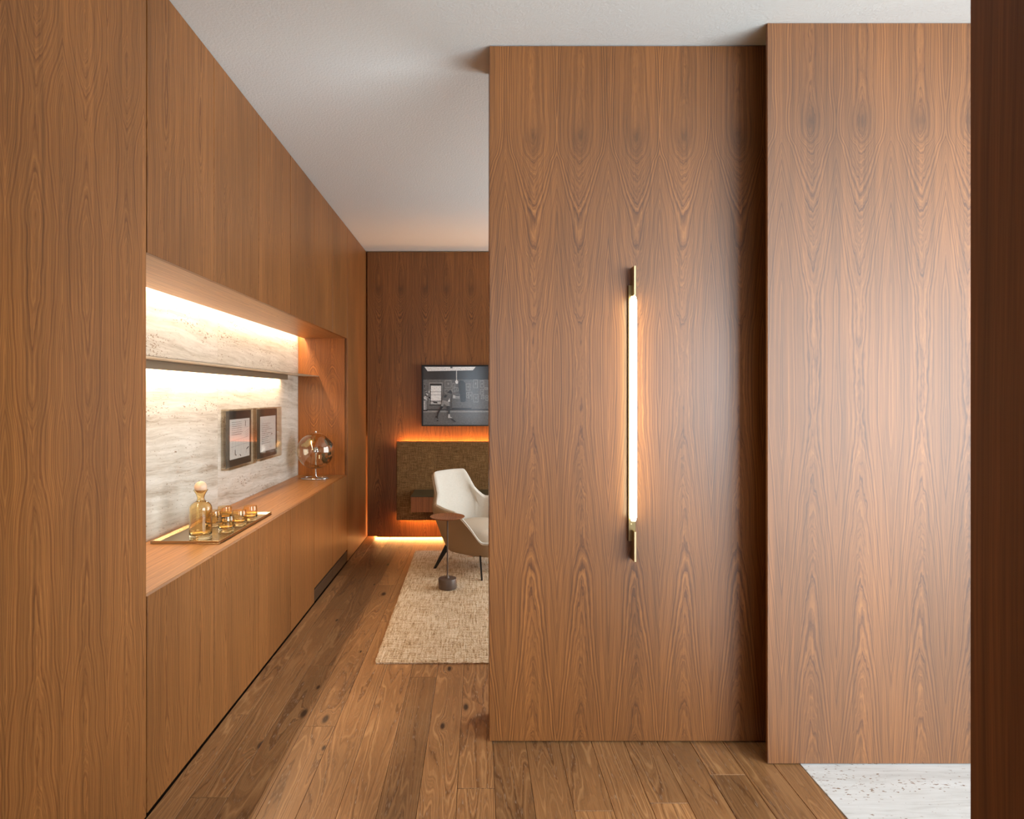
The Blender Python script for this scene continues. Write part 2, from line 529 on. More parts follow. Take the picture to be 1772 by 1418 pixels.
def spline(pts, n=10):
    pts = [Vector(p) for p in pts]
    out = []
    for i in range(len(pts) - 1):
        p0, p1, p2, p3 = pts[max(i - 1, 0)], pts[i], pts[i + 1], pts[min(i + 2, len(pts) - 1)]
        for s in range(n):
            t = s / n
            out.append(0.5 * ((2 * p1) + (p2 - p0) * t + (2 * p0 - 5 * p1 + 4 * p2 - p3) * t * t + (3 * p1 - p0 - 3 * p2 + p3) * t ** 3))
    out.append(pts[-1])
    return out

# ------------------------------------------------------------------ main measures (metres)
XL = -1.10            # face of the cabinet wall on the left
XN = -1.512           # travertine at the back of the niche
Y0, MOD = 2.07, 0.5272
YE = Y0 + 6 * MOD     # far end of the niche
YB = 6.10             # back wall
ZC = 2.81             # ceiling
ZT, ZS = 0.731, 1.874 # worktop, niche soffit
YP = 2.512            # sliding partition
YR = 2.3625           # right-hand panel

# ------------------------------------------------------------------ structure
floor = struct(make('floor', box(-1.70, 3.80, -3.50, 6.45, -0.12, -0.020), 'carcass'))
# oak planks
PW = 0.1326
xs = [XL + 0.001]
x = -1.0036
while x < 1.20:
    xs.append(x)
    x += PW
xs.append(1.218)
first_joint = {0: 2.75, 1: 2.17, 8: 2.22, 13: 2.14, 4: 3.62, 5: 2.02, 2: 3.1, 3: 4.4, 6: 3.3, 7: 5.2, 9: 3.9, 10: 1.9, 11: 4.0, 12: 3.4, 14: 1.7, 15: 4.2, 16: 1.75}
rp = random.Random(11)
def plank(x0, x1, y0, y1):
    g = 0.0007
    part('plank', box(x0 + g, x1 - g, y0 + g, y1 - g, -0.019, 0.0, 0.0012), 'oak', floor)
def run(x0, x1, ya, yb, fj):
    cuts = [ya]
    y = fj
    while y - 1.9 > ya + 0.3:
        y -= 1.9
    while y < yb - 0.3:
        if y > ya + 0.2:
            cuts.append(y)
        y += 1.55 + rp.random() * 0.6
    cuts.append(yb)
    for a, b in zip(cuts, cuts[1:]):
        plank(x0, x1, a, b)
for i in range(len(xs) - 1):
    run(xs[i], xs[i + 1], 0.30, 6.30, first_joint.get(i, 3.0 + rp.random()))
x = 1.218
while x < 2.58:
    x2 = min(x + PW, 2.60)
    run(x, x2, 2.42, 6.30, 3.0 + rp.random())
    x = x2
# travertine floor tiles on the right
ty = [YR + 0.05, YR - 1.15, YR - 2.35, YR - 3.55, -3.25]
tx = [1.2195, 2.02, 2.80, 3.58]
for i in range(3):
    for j in range(4):
        part('tile', box(tx[i] + 0.0008, tx[i + 1] - 0.0008, ty[j + 1] + 0.0008, ty[j] - 0.0008, -0.019, 0.0005, 0.0008), 'trav_floor', floor)
# the floor goes on behind the camera as wide oak boards
x = XL + 0.001
while x < 1.21:
    plank(x, min(x + 0.232, 1.218), -3.25, 0.299)
    x += 0.232

ceiling = struct(make('ceiling', box(-1.70, 3.80, -3.50, 6.45, ZC, ZC + 0.1), 'ceiling'))
wall_left = struct(make('wall_left', box(-1.66, XN - 0.022, -3.30, 6.40, 0.0, ZC - 0.001), 'plaster'))
struct(make('wall_behind_plaster', box(-1.50, 2.72, 6.26, 6.36, 0.0, ZC - 0.001), 'plaster')).name = 'wall_rear'
wall_back = struct(make('wall_back', box(-1.086, 2.58, YB, YB + 0.022, 0.020, ZC - 0.012), 'veneer_back'))
struct(make('wall_partition', box(0.044, 1.74, YP, YP + 0.233, 0.006, ZC - 0.004, 0.0015), 'veneer_partition'))
struct(make('wall_right', box(1.094, 3.58, YR, YR + 0.014, 0.004, ZC - 0.001, 0.0012), 'veneer_right'))
struct(make('wall_pocket', box(1.76, 2.60, YR + 0.05, YP + 0.233, 0.001, ZC - 0.001), 'veneer_right'))
struct(make('wall_near', box(0.520, 0.585, -0.25, 0.6605, 0.001, ZC - 0.001, 0.001), 'veneer_near'))
# walls of the room around and behind the camera, with the two window openings
def wall_with_opening_x(name, xw0, xw1, ya, yb, oa, ob, za, zb, mat):
    bm = bmesh.new()
    box(xw0, xw1, ya, oa, 0.001, ZC - 0.001, bm=bm)
    box(xw0, xw1, ob, yb, 0.001, ZC - 0.001, bm=bm)
    box(xw0, xw1, oa, ob, 0.001, za, bm=bm)
    box(xw0, xw1, oa, ob, zb, ZC - 0.001, bm=bm)
    return struct(make(name, bm, mat))
wall_with_opening_x('wall_window', 3.60, 3.75, -3.28, 2.40, -3.05, 1.05, 0.4, 2.4, 'plaster')
wall_with_opening_x('wall_far_right', 2.62, 2.75, 2.75, 6.25, 3.15, 5.65, 0.4, 2.5, 'plaster')
bm = bmesh.new()
box(XL, -0.40, -3.45, -3.30, 0.001, ZC - 0.001, bm=bm)
box(1.25, 2.60, -3.45, -3.30, 0.001, ZC - 0.001, bm=bm)
box(3.50, 3.58, -3.45, -3.30, 0.001, ZC - 0.001, bm=bm)
box(2.60, 3.50, -3.45, -3.30, 0.001, 0.45, bm=bm)  # opening made for the added fill on the right-hand panel
box(2.60, 3.50, -3.45, -3.30, 2.45, ZC - 0.001, bm=bm)
box(-0.40, 1.25, -3.45, -3.30, 0.001, 0.70, bm=bm)
box(-0.40, 1.25, -3.45, -3.30, 2.40, ZC - 0.001, bm=bm)
struct(make('wall_behind', bm, 'veneer_near'))
bm = bmesh.new()
for a in (-3.05, -1.7, -0.35, 1.01):
    box(3.69, 3.73, a, a + 0.04, 0.4, 2.4, bm=bm)
for a in (0.4, 2.36):
    box(3.69, 3.73, -3.05, 1.05, a, a + 0.04, bm=bm)
struct(make('window_1', bm, 'window_frame'))
bm = bmesh.new()
for a in (-0.40, 1.21):
    box(a, a + 0.04, -3.40, -3.36, 0.7, 2.4, bm=bm)
for a in (0.7, 2.36):
    box(-0.40, 1.25, -3.40, -3.36, a, a + 0.04, bm=bm)
struct(make('window_2', bm, 'window_frame'))

# ------------------------------------------------------------------ cabinet wall on the left
G = 0.0022
def cabinet(name, label, ya, yb, za, zb, mat, gap_front=None, body_z=None, grille=None, group=None):
    t = thing(name, label, 'cabinet', (XL - 0.2, (ya + yb) / 2, za), group)
    bz0, bz1 = body_z or (za, zb)
    part('body', box(XN + 0.004, XL - 0.050, ya + 0.003, yb - 0.003, bz0, bz1), 'carcass', t)
    dz = za + (grille or 0.0)
    part('door', box(XL - 0.019, XL, ya + G, yb - G, dz, zb, 0.0008), mat, t)
    return t

tall = cabinet('tall_cabinet', 'full height walnut panel nearest the camera, left of the lit niche', 0.92, Y0 - 0.002, 0.004, ZC - 0.004, 'veneer_left')
struct(make('wall_left_panel', box(XN, XL, -3.29, 0.916, 0.001, ZC - 0.001), 'veneer_left')).name = 'wall_near_left'
ends = ['first', 'second', 'third', 'fourth', 'fifth', 'last']
for i in range(6):
    ya, yb = Y0 + MOD * i, Y0 + MOD * (i + 1)
    wide = 0.0022 if i in (0, 3) else 0.0
    cabinet('upper_cabinet', '%s upper walnut cabinet above the lit niche, counting from the camera' % ends[i] if i not in (5,) else
            'last upper walnut cabinet above the lit niche, over the glass globe',
            ya + wide, yb, ZS, ZC - 0.004, DOOR_M[(i * 3 + 1) % 4], body_z=(1.955, ZC - 0.006), group='upper cabinets over the niche')
    has_grille = i >= 4
    t = cabinet('base_cabinet', '%s walnut base cabinet under the worktop, counting from the camera' % ends[i] if not has_grille else
                ('fifth walnut base cabinet, its plinth fitted with the near half of the vent grille' if i == 4 else
                 'last walnut base cabinet below the glass globe, with far half of the vent grille'),
                ya + wide, yb, 0.010, ZT - 0.0003, DOOR_M[(i * 3 + 2) % 4], body_z=(0.012, ZT - 0.024), grille=0.095 if has_grille else 0.0,
                group='base cabinets under the worktop')
    if has_grille:
        part('grille_backing', box(XL - 0.0195, XL - 0.014, ya + 0.002, yb - 0.002, 0.012, 0.098), 'black', t)
        for s in range(7):
            z = 0.014 + s * 0.0115
            part('grille_slat', box(XL - 0.0135, XL - 0.001, ya + 0.002, yb - 0.002, z, z + 0.005), 'grille', t)
cabinet('tall_cabinet', 'full height walnut panel at the far end beside the dark back wall', YE + 0.002, 6.24, 0.004, ZC - 0.004, 'veneer_left')

wt = thing('worktop', 'long walnut worktop of the niche carrying tray and globe', 'worktop', ((XN + XL) / 2, (Y0 + YE) / 2, ZT - 0.02))
part('board', box(XN + 0.002, XL - 0.0195, Y0 + 0.001, YE - 0.001, ZT - 0.0185, ZT, 0.0003), 'veneer_counter', wt)
sf = thing('soffit_panel', 'walnut underside panel of the niche below the upper cabinets', 'panel', ((XN + XL) / 2, (Y0 + YE) / 2, ZS))
part('board', box(XN + 0.052, XL - 0.0195, Y0 + 0.001, YE - 0.001, ZS + 0.0005, ZS + 0.018, 0.0003), 'veneer_counter', sf)
part('cove_lip', box(XN + 0.052, XN + 0.060, Y0 + 0.001, YE - 0.001, ZS + 0.0185, ZS + 0.050), 'carcass', sf)
ne = thing('niche_end_panel', 'orange lit walnut end panel of the niche behind the globe', 'panel', ((XN + XL) / 2, YE, ZT))
part('board', box(XN + 0.001, XL - 0.0205, YE - 0.0005, YE + 0.0012, ZT + 0.0005, 1.952), 'veneer_niche_led_tint', ne)
nb = thing('niche_side_panel', 'hidden near walnut side of the niche behind the first tall panel', 'panel', ((XN + XL) / 2, Y0, ZT))
bpy.data.objects.remove(nb)
# travertine lining
lining = struct(bpy.data.objects.new('wall_niche', None))
C.objects.link(lining)
lining.location = (XN - 0.02, (Y0 + YE) / 2, ZT)
ys = [Y0 - 0.02, 3.62, YE - 0.002]
for a, b in zip(ys, ys[1:]):
    part('slab', box(XN - 0.0195, XN, a + 0.0006, b - 0.0006, ZT - 0.018, 1.953, 0.0006), 'trav_wall', lining)
# cove light over the travertine
cl = thing('cove_light', 'warm light strip in the slot along the niche soffit', 'light', (XN + 0.028, (Y0 + YE) / 2, 1.925))
part('profile', box(XN + 0.010, XN + 0.046, Y0 + 0.02, YE - 0.02, 1.929, 1.950), 'bronze', cl)
part('led_strip', flat(XN + 0.016, XN + 0.040, Y0 + 0.03, YE - 0.03, 1.9285), 'led_niche', cl)
# blade shelf with its own light
sh = thing('wall_shelf', 'thin bronze blade shelf on the travertine with a light bar beneath', 'shelf', (XN + 0.08, (Y0 + YE) / 2, 1.547))
part('blade', box(XN + 0.001, -1.337, Y0 + 0.004, YE - 0.003, 1.5575, 1.5605), 'bronze', sh)
part('blade_underside', box(-1.4590, -1.3385, Y0 + 0.004, YE - 0.003, 1.5563, 1.5573), 'painted_glow', sh)  # separate pale sheet, its colour imitates the lit underside
part('light_bar', box(-1.468, -1.460, Y0 + 0.02, 4.78, 1.517, 1.5555), 'dark_bronze', sh)
part('bar_top', box(-1.500, -1.4685, Y0 + 0.02, 4.78, 1.549, 1.5555), 'dark_bronze', sh)
part('led_strip', flat(-1.496, -1.4725, Y0 + 0.03, 4.74, 1.5275), 'led_shelf', sh)
part('led_profile', box(-1.498, -1.4690, Y0 + 0.02, 4.78, 1.528, 1.5485), 'dark_bronze', sh)

# ------------------------------------------------------------------ acrylic frames on the travertine
def hand_line(bm, y0, z, length, x, rng, th=0.0016):
    y = y0
    while y < y0 + length:
        w = 0.006 + rng.random() * 0.016
        zz = z + (rng.random() - 0.5) * 0.002
        n = max(2, int(w / 0.004))
        for q in range(n):
            a = y + w * q / n
            hgt = th + rng.random() * 0.0035
            box(x, x + 0.0002, a, a + w / n * 0.7, zz - hgt / 2, zz + hgt / 2, bm=bm)
        y += w + 0.004
def stroke(bm, x, ya, za, yb, zb, th):
    d = Vector((0, yb - ya, zb - za))
    nrm = Vector((0, -d.z, d.y)).normalized() * th / 2
    a, b = Vector((x, ya, za)), Vector((x, yb, zb))
    bm.faces.new([bm.verts.new(p) for p in (a - nrm, b - nrm, b + nrm, a + nrm)])

def acrylic_frame(label, ya, kind):
    yb, za, zb = ya + 0.452, 0.955, 1.314
    x0, x1 = XN + 0.001, -1.460
    t = thing('picture_frame', label, 'picture frame', (x0, (ya + yb) / 2, za), 'acrylic frames on the travertine')
    bm = bmesh.new()
    th = 0.006
    box(x1 - th, x1, ya, yb, za, zb, bm=bm)
    part('front_pane', bm, 'acrylic', t)
    bm = bmesh.new()
    box(x0, x1 - th - 0.0004, ya, ya + th, za, zb, bm=bm)
    box(x0, x1 - th - 0.0004, yb - th, yb, za, zb, bm=bm)
    box(x0, x1 - th - 0.0004, ya + th + 0.0004, yb - th - 0.0004, za, za + th, bm=bm)
    box(x0, x1 - th - 0.0004, ya + th + 0.0004, yb - th - 0.0004, zb - th, zb, bm=bm)
    part('acrylic_rim', bm, 'acrylic_edge', t)
    xm = x0 + 0.026
    part('mount_board', box(xm - 0.004, xm, ya + 0.010, yb - 0.040, za + 0.012, zb - 0.010), 'mount', t)
    pa, pb, pz0, pz1 = ya + 0.060, yb - 0.072, za + 0.055, zb - 0.062
    sheet = part('paper_sheet', box(xm + 0.0003, xm + 0.0010, pa, pb, pz0, pz1), 'paper', t)
    xi = xm + 0.0012
    rng = random.Random(5 if kind == 1 else 9)
    bm = bmesh.new()
    b2 = bmesh.new()
    if kind == 1:
        for q in range(7):
            hand_line(b2 if q < 5 else bm, pa + 0.03, pz1 - 0.018 - q * 0.0125, 0.14 + rng.random() * 0.02, xi, rng)
        for q in range(6):
            yy = pa + 0.04 + q * 0.045
            stroke(b2, xi, yy, pz0 + 0.115, yy, pz0 + 0.03 + 0.02 * (q % 3), 0.0014)
        stroke(b2, xi, pa + 0.02, pz0 + 0.112, pb - 0.02, pz0 + 0.125, 0.0014)
        stroke(b2, xi, pa + 0.02, pz0 + 0.075, pb - 0.03, pz0 + 0.085, 0.0012)
        stroke(bm, xi, pa + 0.25, pz1 - 0.015, pa + 0.25, pz1 - 0.050, 0.008)
        stroke(bm, xi, pa + 0.082, pz0 + 0.055, pa + 0.082, pz0 + 0.022, 0.010)
        stroke(bm, xi, pa + 0.09, pz0 + 0.022, pa + 0.10, pz0 + 0.024, 0.008)
        stroke(bm, xi, pa + 0.155, pz0 + 0.022, pa + 0.175, pz0 + 0.010, 0.007)
        stroke(bm, xi, pa + 0.265, pz0 + 0.045, pa + 0.305, pz0 + 0.058, 0.007)
        stroke(bm, xi, pa + 0.262, pz0 + 0.04, pa + 0.262, pz0 + 0.022, 0.004)
        for q in range(4):
            stroke(b2, xi, pa + 0.24, pz1 - 0.085 - q * 0.012, pb - 0.012, pz1 - 0.070 - q * 0.012, 0.0016)
        for (a, b) in ((0.225, 0.29),):
            stroke(b2, xi, pa + a, pz1 - 0.012, pa + b, pz1 - 0.012, 0.0012)
            stroke(b2, xi, pa + a, pz1 - 0.055, pa + b, pz1 - 0.055, 0.0012)
            stroke(b2, xi, pa + b, pz1 - 0.012, pa + b, pz1 - 0.055, 0.0012)
    else:
        for q in range(11):
            hand_line(bm if q > 0 else b2, pa + 0.03, pz1 - 0.050 - q * 0.0135, 0.10 + 0.09 * rng.random() + (0.04 if q < 4 else 0), xi, rng)
        for (a, b, c_, d) in ((0.20, 0.10, 0.20, 0.02), (0.205, 0.105, 0.245, 0.112), (0.245, 0.112, 0.235, 0.09), (0.20, 0.02, 0.235, 0.025), (0.235, 0.09, 0.225, 0.03)):
            stroke(b2, xi, pa + a, pz0 + b, pa + c_, pz0 + d, 0.0018)
        stroke(bm, xi, pa + 0.225, pz0 + 0.112, pa + 0.245, pz0 + 0.116, 0.006)
    part('ink_drawing', bm, 'ink', sheet)['kind'] = 'stuff'
    part('pencil_drawing', b2, 'ink_pale', sheet)['kind'] = 'stuff'
    return t
acrylic_frame('clear acrylic frame holding a sheet of sketched diagrams, nearer the carafe', 3.665, 1)
acrylic_frame('clear acrylic frame holding a sheet of handwritten lines, nearer the globe', 4.185, 2)

# ------------------------------------------------------------------ tray, carafe, tumblers
tr = thing('serving_tray', 'rectangular bronze tray with low rim on the worktop', 'tray', (-1.316, 3.15, ZT))
tx0, tx1, ty0, ty1, tz = -1.473, -1.161, 2.80, 3.50, ZT + 0.0004
part('base', box(tx0, tx1, ty0, ty1, tz, tz + 0.003, 0.0006), 'tray_bronze', tr)
for a in ((tx0, tx0 + 0.004, ty0, ty1), (tx1 - 0.004, tx1, ty0, ty1), (tx0 + 0.0042, tx1 - 0.0042, ty0, ty0 + 0.004), (tx0 + 0.0042, tx1 - 0.0042, ty1 - 0.004, ty1)):
    part('rim', box(*a, tz + 0.0032, tz + 0.0135, 0.0005), 'tray_bronze', tr)
# sloping inner lip along the wall side and the far side
def prism(poly, a, b, axis):
    bm = bmesh.new()
    if axis == 'y':
        v0 = [bm.verts.new((p[0], a, p[1])) for p in poly]
        v1 = [bm.verts.new((p[0], b, p[1])) for p in poly]
    else:
        v0 = [bm.verts.new((a, p[0], p[1])) for p in poly]
        v1 = [bm.verts.new((b, p[0], p[1])) for p in poly]
    n = len(poly)
    bm.faces.new(v0)
    bm.faces.new(v1[::-1])
    for i in range(n):
        bm.faces.new((v0[i], v0[(i + 1) % n], v1[(i + 1) % n], v1[i]))
    return bm
part('sloped_lip', prism([(tx0 + 0.0045, tz + 0.0034), (tx0 + 0.022, tz + 0.0034), (tx0 + 0.0045, tz + 0.0125)], ty0 + 0.006, ty1 - 0.006, 'y'), 'tray_bronze', tr)
part('sloped_lip', prism([(ty1 - 0.0045, tz + 0.0034), (ty1 - 0.022, tz + 0.0034), (ty1 - 0.0045, tz + 0.0125)], tx0 + 0.024, tx1 - 0.006, 'x'), 'tray_bronze', tr)

ZG = tz + 0.0034
def dense(profile, n=5):
    pts = spline([(r, 0, z) for r, z in profile], n)
    return [(max(p.x, 0.0), p.z) for p in pts]
cf = thing('carafe', 'amber glass carafe with flared neck on the tray', 'carafe', (-1.289, 2.896, ZG))
outer = [(0.0, 0.0), (0.046, 0.0)] + dense([(0.0485, 0.003), (0.0495, 0.02), (0.0495, 0.08), (0.0493, 0.135), (0.046, 0.153), (0.034, 0.166), (0.021, 0.174), (0.0158, 0.186), (0.020, 0.204), (0.0325, 0.226)])
inner = dense([(0.0308, 0.226), (0.0182, 0.204), (0.0138, 0.187), (0.019, 0.1755), (0.033, 0.1635), (0.0440, 0.150), (0.0469, 0.135), (0.0472, 0.08), (0.0470, 0.035), (0.043, 0.022), (0.030, 0.017)]) + [(0.0, 0.016)]
part('vessel', lathe(outer + inner, -1.289, 2.896, ZG, 48), 'amber', cf, smooth=True)
bs = thing('ball_stopper', 'pale wooden ball stopper resting in the carafe neck', 'stopper', (-1.291, 2.896, ZG + 0.2115))
bm = bmesh.new()
bmesh.ops.create_uvsphere(bm, u_segments=32, v_segments=20, radius=0.0275)
bmesh.ops.translate(bm, verts=bm.verts, vec=(-1.289, 2.896, ZG + 0.238))
part('ball', bm, 'ball', bs, smooth=True)
tspots = [(-1.226, 3.034, 'amber tumbler at the front of the tray, next to the carafe'),
          (-1.220, 3.180, 'amber tumbler in the middle of the front row on the tray'),
          (-1.212, 3.310, 'amber tumbler at the far right corner of the tray'),
          (-1.344, 3.170, 'amber tumbler half hidden behind the carafe, near the travertine'),
          (-1.338, 3.290, 'amber tumbler at the back of the tray, behind the front tumbler')]
o_t = [(0.0, 0.0), (0.031, 0.0)] + dense([(0.0345, 0.002), (0.0365, 0.012), (0.0368, 0.035), (0.0360, 0.060), (0.0338, 0.078)])
i_t = dense([(0.0322, 0.078), (0.0342, 0.060), (0.0348, 0.038), (0.033, 0.024), (0.024, 0.0165)]) + [(0.0, 0.015)]
first = None
for x, y, lab in tspots:
    t = thing('tumbler', lab, 'glass', (x, y, ZG), 'amber tumblers on the tray')
    if first is None:
        first = part('bowl', lathe(o_t + i_t, x, y, ZG, 40), 'amber', t, smooth=True)
    else:
        c = first.copy()
        C.objects.link(c)
        c.parent = t

# ------------------------------------------------------------------ glass globe
gx, gy, gz, gr = -1.309, 5.02, 0.951, 0.147
gl = thing('globe', 'transparent amber glass globe on a bent steel stand', 'globe', (gx, gy, ZT + 0.0005))
bm = bmesh.new()
bmesh.ops.create_uvsphere(bm, u_segments=64, v_segments=40, radius=gr)
b2 = bmesh.new()
bmesh.ops.create_uvsphere(b2, u_segments=64, v_segments=40, radius=gr - 0.0025)
bmesh.ops.reverse_faces(b2, faces=b2.faces)
bmesh.ops.translate(bm, verts=bm.verts, vec=(gx, gy, gz))
bmesh.ops.translate(b2, verts=b2.verts, vec=(gx, gy, gz))
me = bpy.data.meshes.new('globe_shell')
bm.to_mesh(me)
off = len(me.vertices)
me2 = bpy.data.meshes.new('tmp2')
b2.to_mesh(me2)
bmm = bmesh.new()
bmm.from_mesh(me)
bmm.from_mesh(me2)
for v in bmm.verts:
    v.co -= Vector((gx, gy, ZT + 0.0005))
bmm.to_mesh(me)
bm.free(); b2.free(); bmm.free()
me.materials.append(M['globe_glass'])
for p in me.polygons:
    p.use_smooth = True
set_uv(me)
shell = bpy.data.objects.new('glass_shell', me)
C.objects.link(shell)
shell.parent = gl
def land(name, mat, pick, rr):
    bm = bmesh.new()
    bmesh.ops.create_icosphere(bm, subdivisions=5, radius=rr)
    kill = [f for f in bm.faces if not pick(f.calc_center_median().normalized())]
    bmesh.ops.delete(bm, geom=kill, context='FACES')
    bmesh.ops.translate(bm, verts=bm.verts, vec=(gx, gy, gz))
    return part(name, bm, mat, gl, smooth=True)
def nz(d, s, o): return mnoise.noise(Vector(d) * s + Vector(o))
# land masses printed on the shell: a pale gold one high in front, an olive one low on the right
land('land_gold', 'globe_gold', lambda d: (d - Vector((-0.18, -0.72, 0.60)).normalized()).length + 0.45 * nz(d, 4.0, (1, 2, 3)) < 0.26, gr - 0.003)
land('land_gold', 'globe_gold', lambda d: (d - Vector((0.15, -0.45, -0.86)).normalized()).length + 0.5 * nz(d, 4.0, (4, 2, 3)) < 0.24, gr - 0.003)
land('land_olive', 'globe_olive', lambda d: (d - Vector((0.72, -0.45, -0.42)).normalized()).length + 0.45 * nz(d, 3.5, (7, 1, 3)) < 0.34, gr - 0.003)
land('land_olive', 'globe_olive', lambda d: (d - Vector((0.75, -0.20, 0.55)).normalized()).length + 0.5 * nz(d, 3.5, (2, 8, 3)) < 0.26, gr - 0.003)
zt = ZT + 0.0065
loop = spline([(gx, gy, gz + 0.01), (gx, gy, gz - 0.10), (gx, gy, zt + 0.03), (gx + 0.004, gy, zt + 0.008), (gx + 0.022, gy + 0.004, zt), (gx + 0.07, gy + 0.008, zt),
               (gx + 0.104, gy - 0.012, zt), (gx + 0.108, gy - 0.055, zt), (gx + 0.075, gy - 0.10, zt), (gx, gy - 0.115, zt),
               (gx - 0.075, gy - 0.095, zt), (gx - 0.098, gy - 0.04, zt), (gx - 0.085, gy + 0.015, zt), (gx - 0.045, gy + 0.045, zt)], 8)
part('stand', tube(loop, 0.0055, 12), 'chrome', gl, smooth=True)
part('finial', lathe([(0.0, 0.0), (0.007, 0.001), (0.008, 0.006), (0.006, 0.011), (0.0, 0.013)], gx, gy, gz + gr + 0.0005, 16), 'chrome', gl, smooth=True)
part('bulb_socket', lathe([(0.0, -0.03), (0.014, -0.028), (0.020, -0.015), (0.021, 0.004), (0.014, 0.014), (0.0, 0.016)], gx, gy, gz + 0.015, 20), 'chrome', gl, smooth=True)
part('lower_collar', lathe([(0.0, -0.006), (0.012, -0.005), (0.013, 0.004), (0.008, 0.014), (0.0, 0.015)], gx, gy, gz - gr + 0.022, 20), 'chrome', gl, smooth=True)

# ------------------------------------------------------------------ lamp on the partition
lx = 0.614
lp = thing('wall_lamp', 'tall slim brass wall lamp with glowing tube on the partition', 'lamp', (lx, YP, 0.742))
part('channel', box(lx - 0.0145, lx + 0.0145, YP - 0.018, YP - 0.0004, 0.815, 1.840, 0.001), 'brass_dark', lp)
part('upper_blade', box(lx - 0.0015, lx + 0.0075, YP - 0.052, YP - 0.0185, 1.794, 1.911, 0.0012), 'brass', lp)
part('lower_blade', box(lx - 0.0005, lx + 0.0090, YP - 0.052, YP - 0.0185, 0.741, 0.861, 0.0012), 'brass', lp)
part('upper_blade_stem', box(lx - 0.0010, lx + 0.0070, YP - 0.018, YP - 0.0004, 1.8405, 1.911), 'brass', lp)
part('lower_blade_stem', box(lx + 0.0, lx + 0.0085, YP - 0.018, YP - 0.0004, 0.741, 0.8145), 'brass', lp)
part('screw', tube([(lx - 0.004, YP - 0.0182, 0.885), (lx - 0.004, YP - 0.021, 0.885)], 0.003, 12), 'brass', lp)
tp = [(lx - 0.001, YP - 0.044, z) for z in (0.902, 0.915, 1.20, 1.50, 1.777, 1.790)]
part('tube', tube(tp, [0.009, 0.0125, 0.0125, 0.0125, 0.0125, 0.009], 20), 'tube', lp, smooth=True)

# ------------------------------------------------------------------ back wall: padded panel, desk, picture, light strips
bp = thing('upholstered_panel', 'brown tweed padded panel floating on the back wall', 'wall panel', (0.5, 6.02, 0.195))
part('padding', box(-0.786, 2.40, 5.980, 6.035, 0.198, 0.946, 0.008, seg=2), 'tweed', bp)
part('wood_edge', box(-0.789, 2.403, 5.986, 6.040, 0.9465, 0.9525), 'veneer_desk', bp)
part('bracket', box(-0.60, 2.30, 6.0405, YB - 0.0005, 0.45, 0.70), 'carcass', bp)
ul = thing('light_strip', 'amber light strip glowing above the padded panel', 'light', (0.8, 6.07, 0.90))
part('led_strip', box(-0.76, 2.38, 6.056, 6.074, 0.905, 0.912), 'led_amber', ul)
part('profile', box(-0.77, 2.39, 6.052, 6.078, 0.894, 0.9045), 'carcass', ul)
dl = thing('light_strip', 'amber light strip glowing below the padded panel', 'light', (0.8, 6.07, 0.24))
part('led_strip', box(-0.76, 2.38, 6.056, 6.074, 0.233, 0.240), 'led_amber', dl)
part('profile', box(-0.77, 2.39, 6.052, 6.078, 0.2405, 0.251), 'carcass', dl)
fl = thing('light_strip', 'amber light strip in the gap under the back wall', 'light', (0.8, 6.17, 0.0005))
part('led_strip', box(-1.022, 2.5, 6.165, 6.175, 0.0105, 0.030), 'led_amber', fl)
part('profile', box(-1.00, 2.5, 6.160, 6.180, 0.0005, 0.010), 'carcass', fl)
vl = thing('light_strip', 'amber upright light strip in the corner slot beside back wall', 'light', (-1.06, 6.20, 0.02))
part('led_strip', box(-1.045, -1.035, 6.165, 6.175, 0.05, 1.0), 'led_dim', vl)
part('profile', box(-1.0345, -1.025, 6.160, 6.18, 0.05, 1.25), 'carcass', vl)

dk = thing('floating_drawer', 'floating walnut drawer unit with dark top on the padded panel', 'drawer unit', (0.3, 5.78, 0.349))
part('drawer_front', box(-0.606, 1.60, 5.592, 5.612, 0.349, 0.486, 0.001), 'veneer_desk', dk)
part('body', box(-0.602, 1.60, 5.6125, 5.9795, 0.355, 0.484), 'veneer_desk', dk)
part('top', box(-0.608, 1.602, 5.588, 5.9795, 0.4865, 0.494, 0.001), 'desk_top', dk)

YPIC = 6.052
pf = thing('framed_photo', 'black framed monochrome photograph of a boxer hitting a punch bag', 'picture', (0.0, 6.08, 1.10))
pX0, pX1, pZ0, pZ1 = -0.552, 0.415, 1.098, 1.692
for a in ((pX0, pX1, pZ0, pZ0 + 0.011), (pX0, pX1, pZ1 - 0.011, pZ1), (pX0, pX0 + 0.011, pZ0 + 0.0112, pZ1 - 0.0112), (pX1 - 0.011, pX1, pZ0 + 0.0112, pZ1 - 0.0112)):
    part('frame_rail', box(a[0], a[1], YPIC - 0.004, YB - 0.0006, a[2], a[3], 0.0008), 'black', pf)
# the printed photograph, as flat ink areas on one sheet
def pcol(name, g, r=0.16):
    k = NT(name)
    u, v = k.uv()
    z = k.noise(k.xyz(k.mul(u, 60), k.mul(v, 110)), 1.0, 3.0, 0.6)
    f = k.maprange(z, 0.3, 0.7, 0.72, 1.25)
    col = k.mix(1.0, (g * 1.03, g, g * 0.96), k.xyz(f, f, f), 'MULTIPLY')
    return k.set(color=col, rough=r, spec=1.0)
PM = [pcol('print_black', 0.006), pcol('print_dark', 0.024), pcol('print_grey', 0.12), pcol('print_mid', 0.26), pcol('print_light', 0.50), pcol('print_white', 0.80)]
def pp(px, py):
    s = YPIC / F_PX
    return ((720 + px / 11.82 - 828) * s, CAM_Z - (625 + py / 11.82 - 684) * s)
bm = bmesh.new()
layer = [0]
def ink(pts, mi):
    layer[0] += 1
    y = YPIC + 0.008 - layer[0] * 0.00006
    f = bm.faces.new([bm.verts.new((pp(*p)[0], y, pp(*p)[1])) for p in pts])
    f.material_index = mi
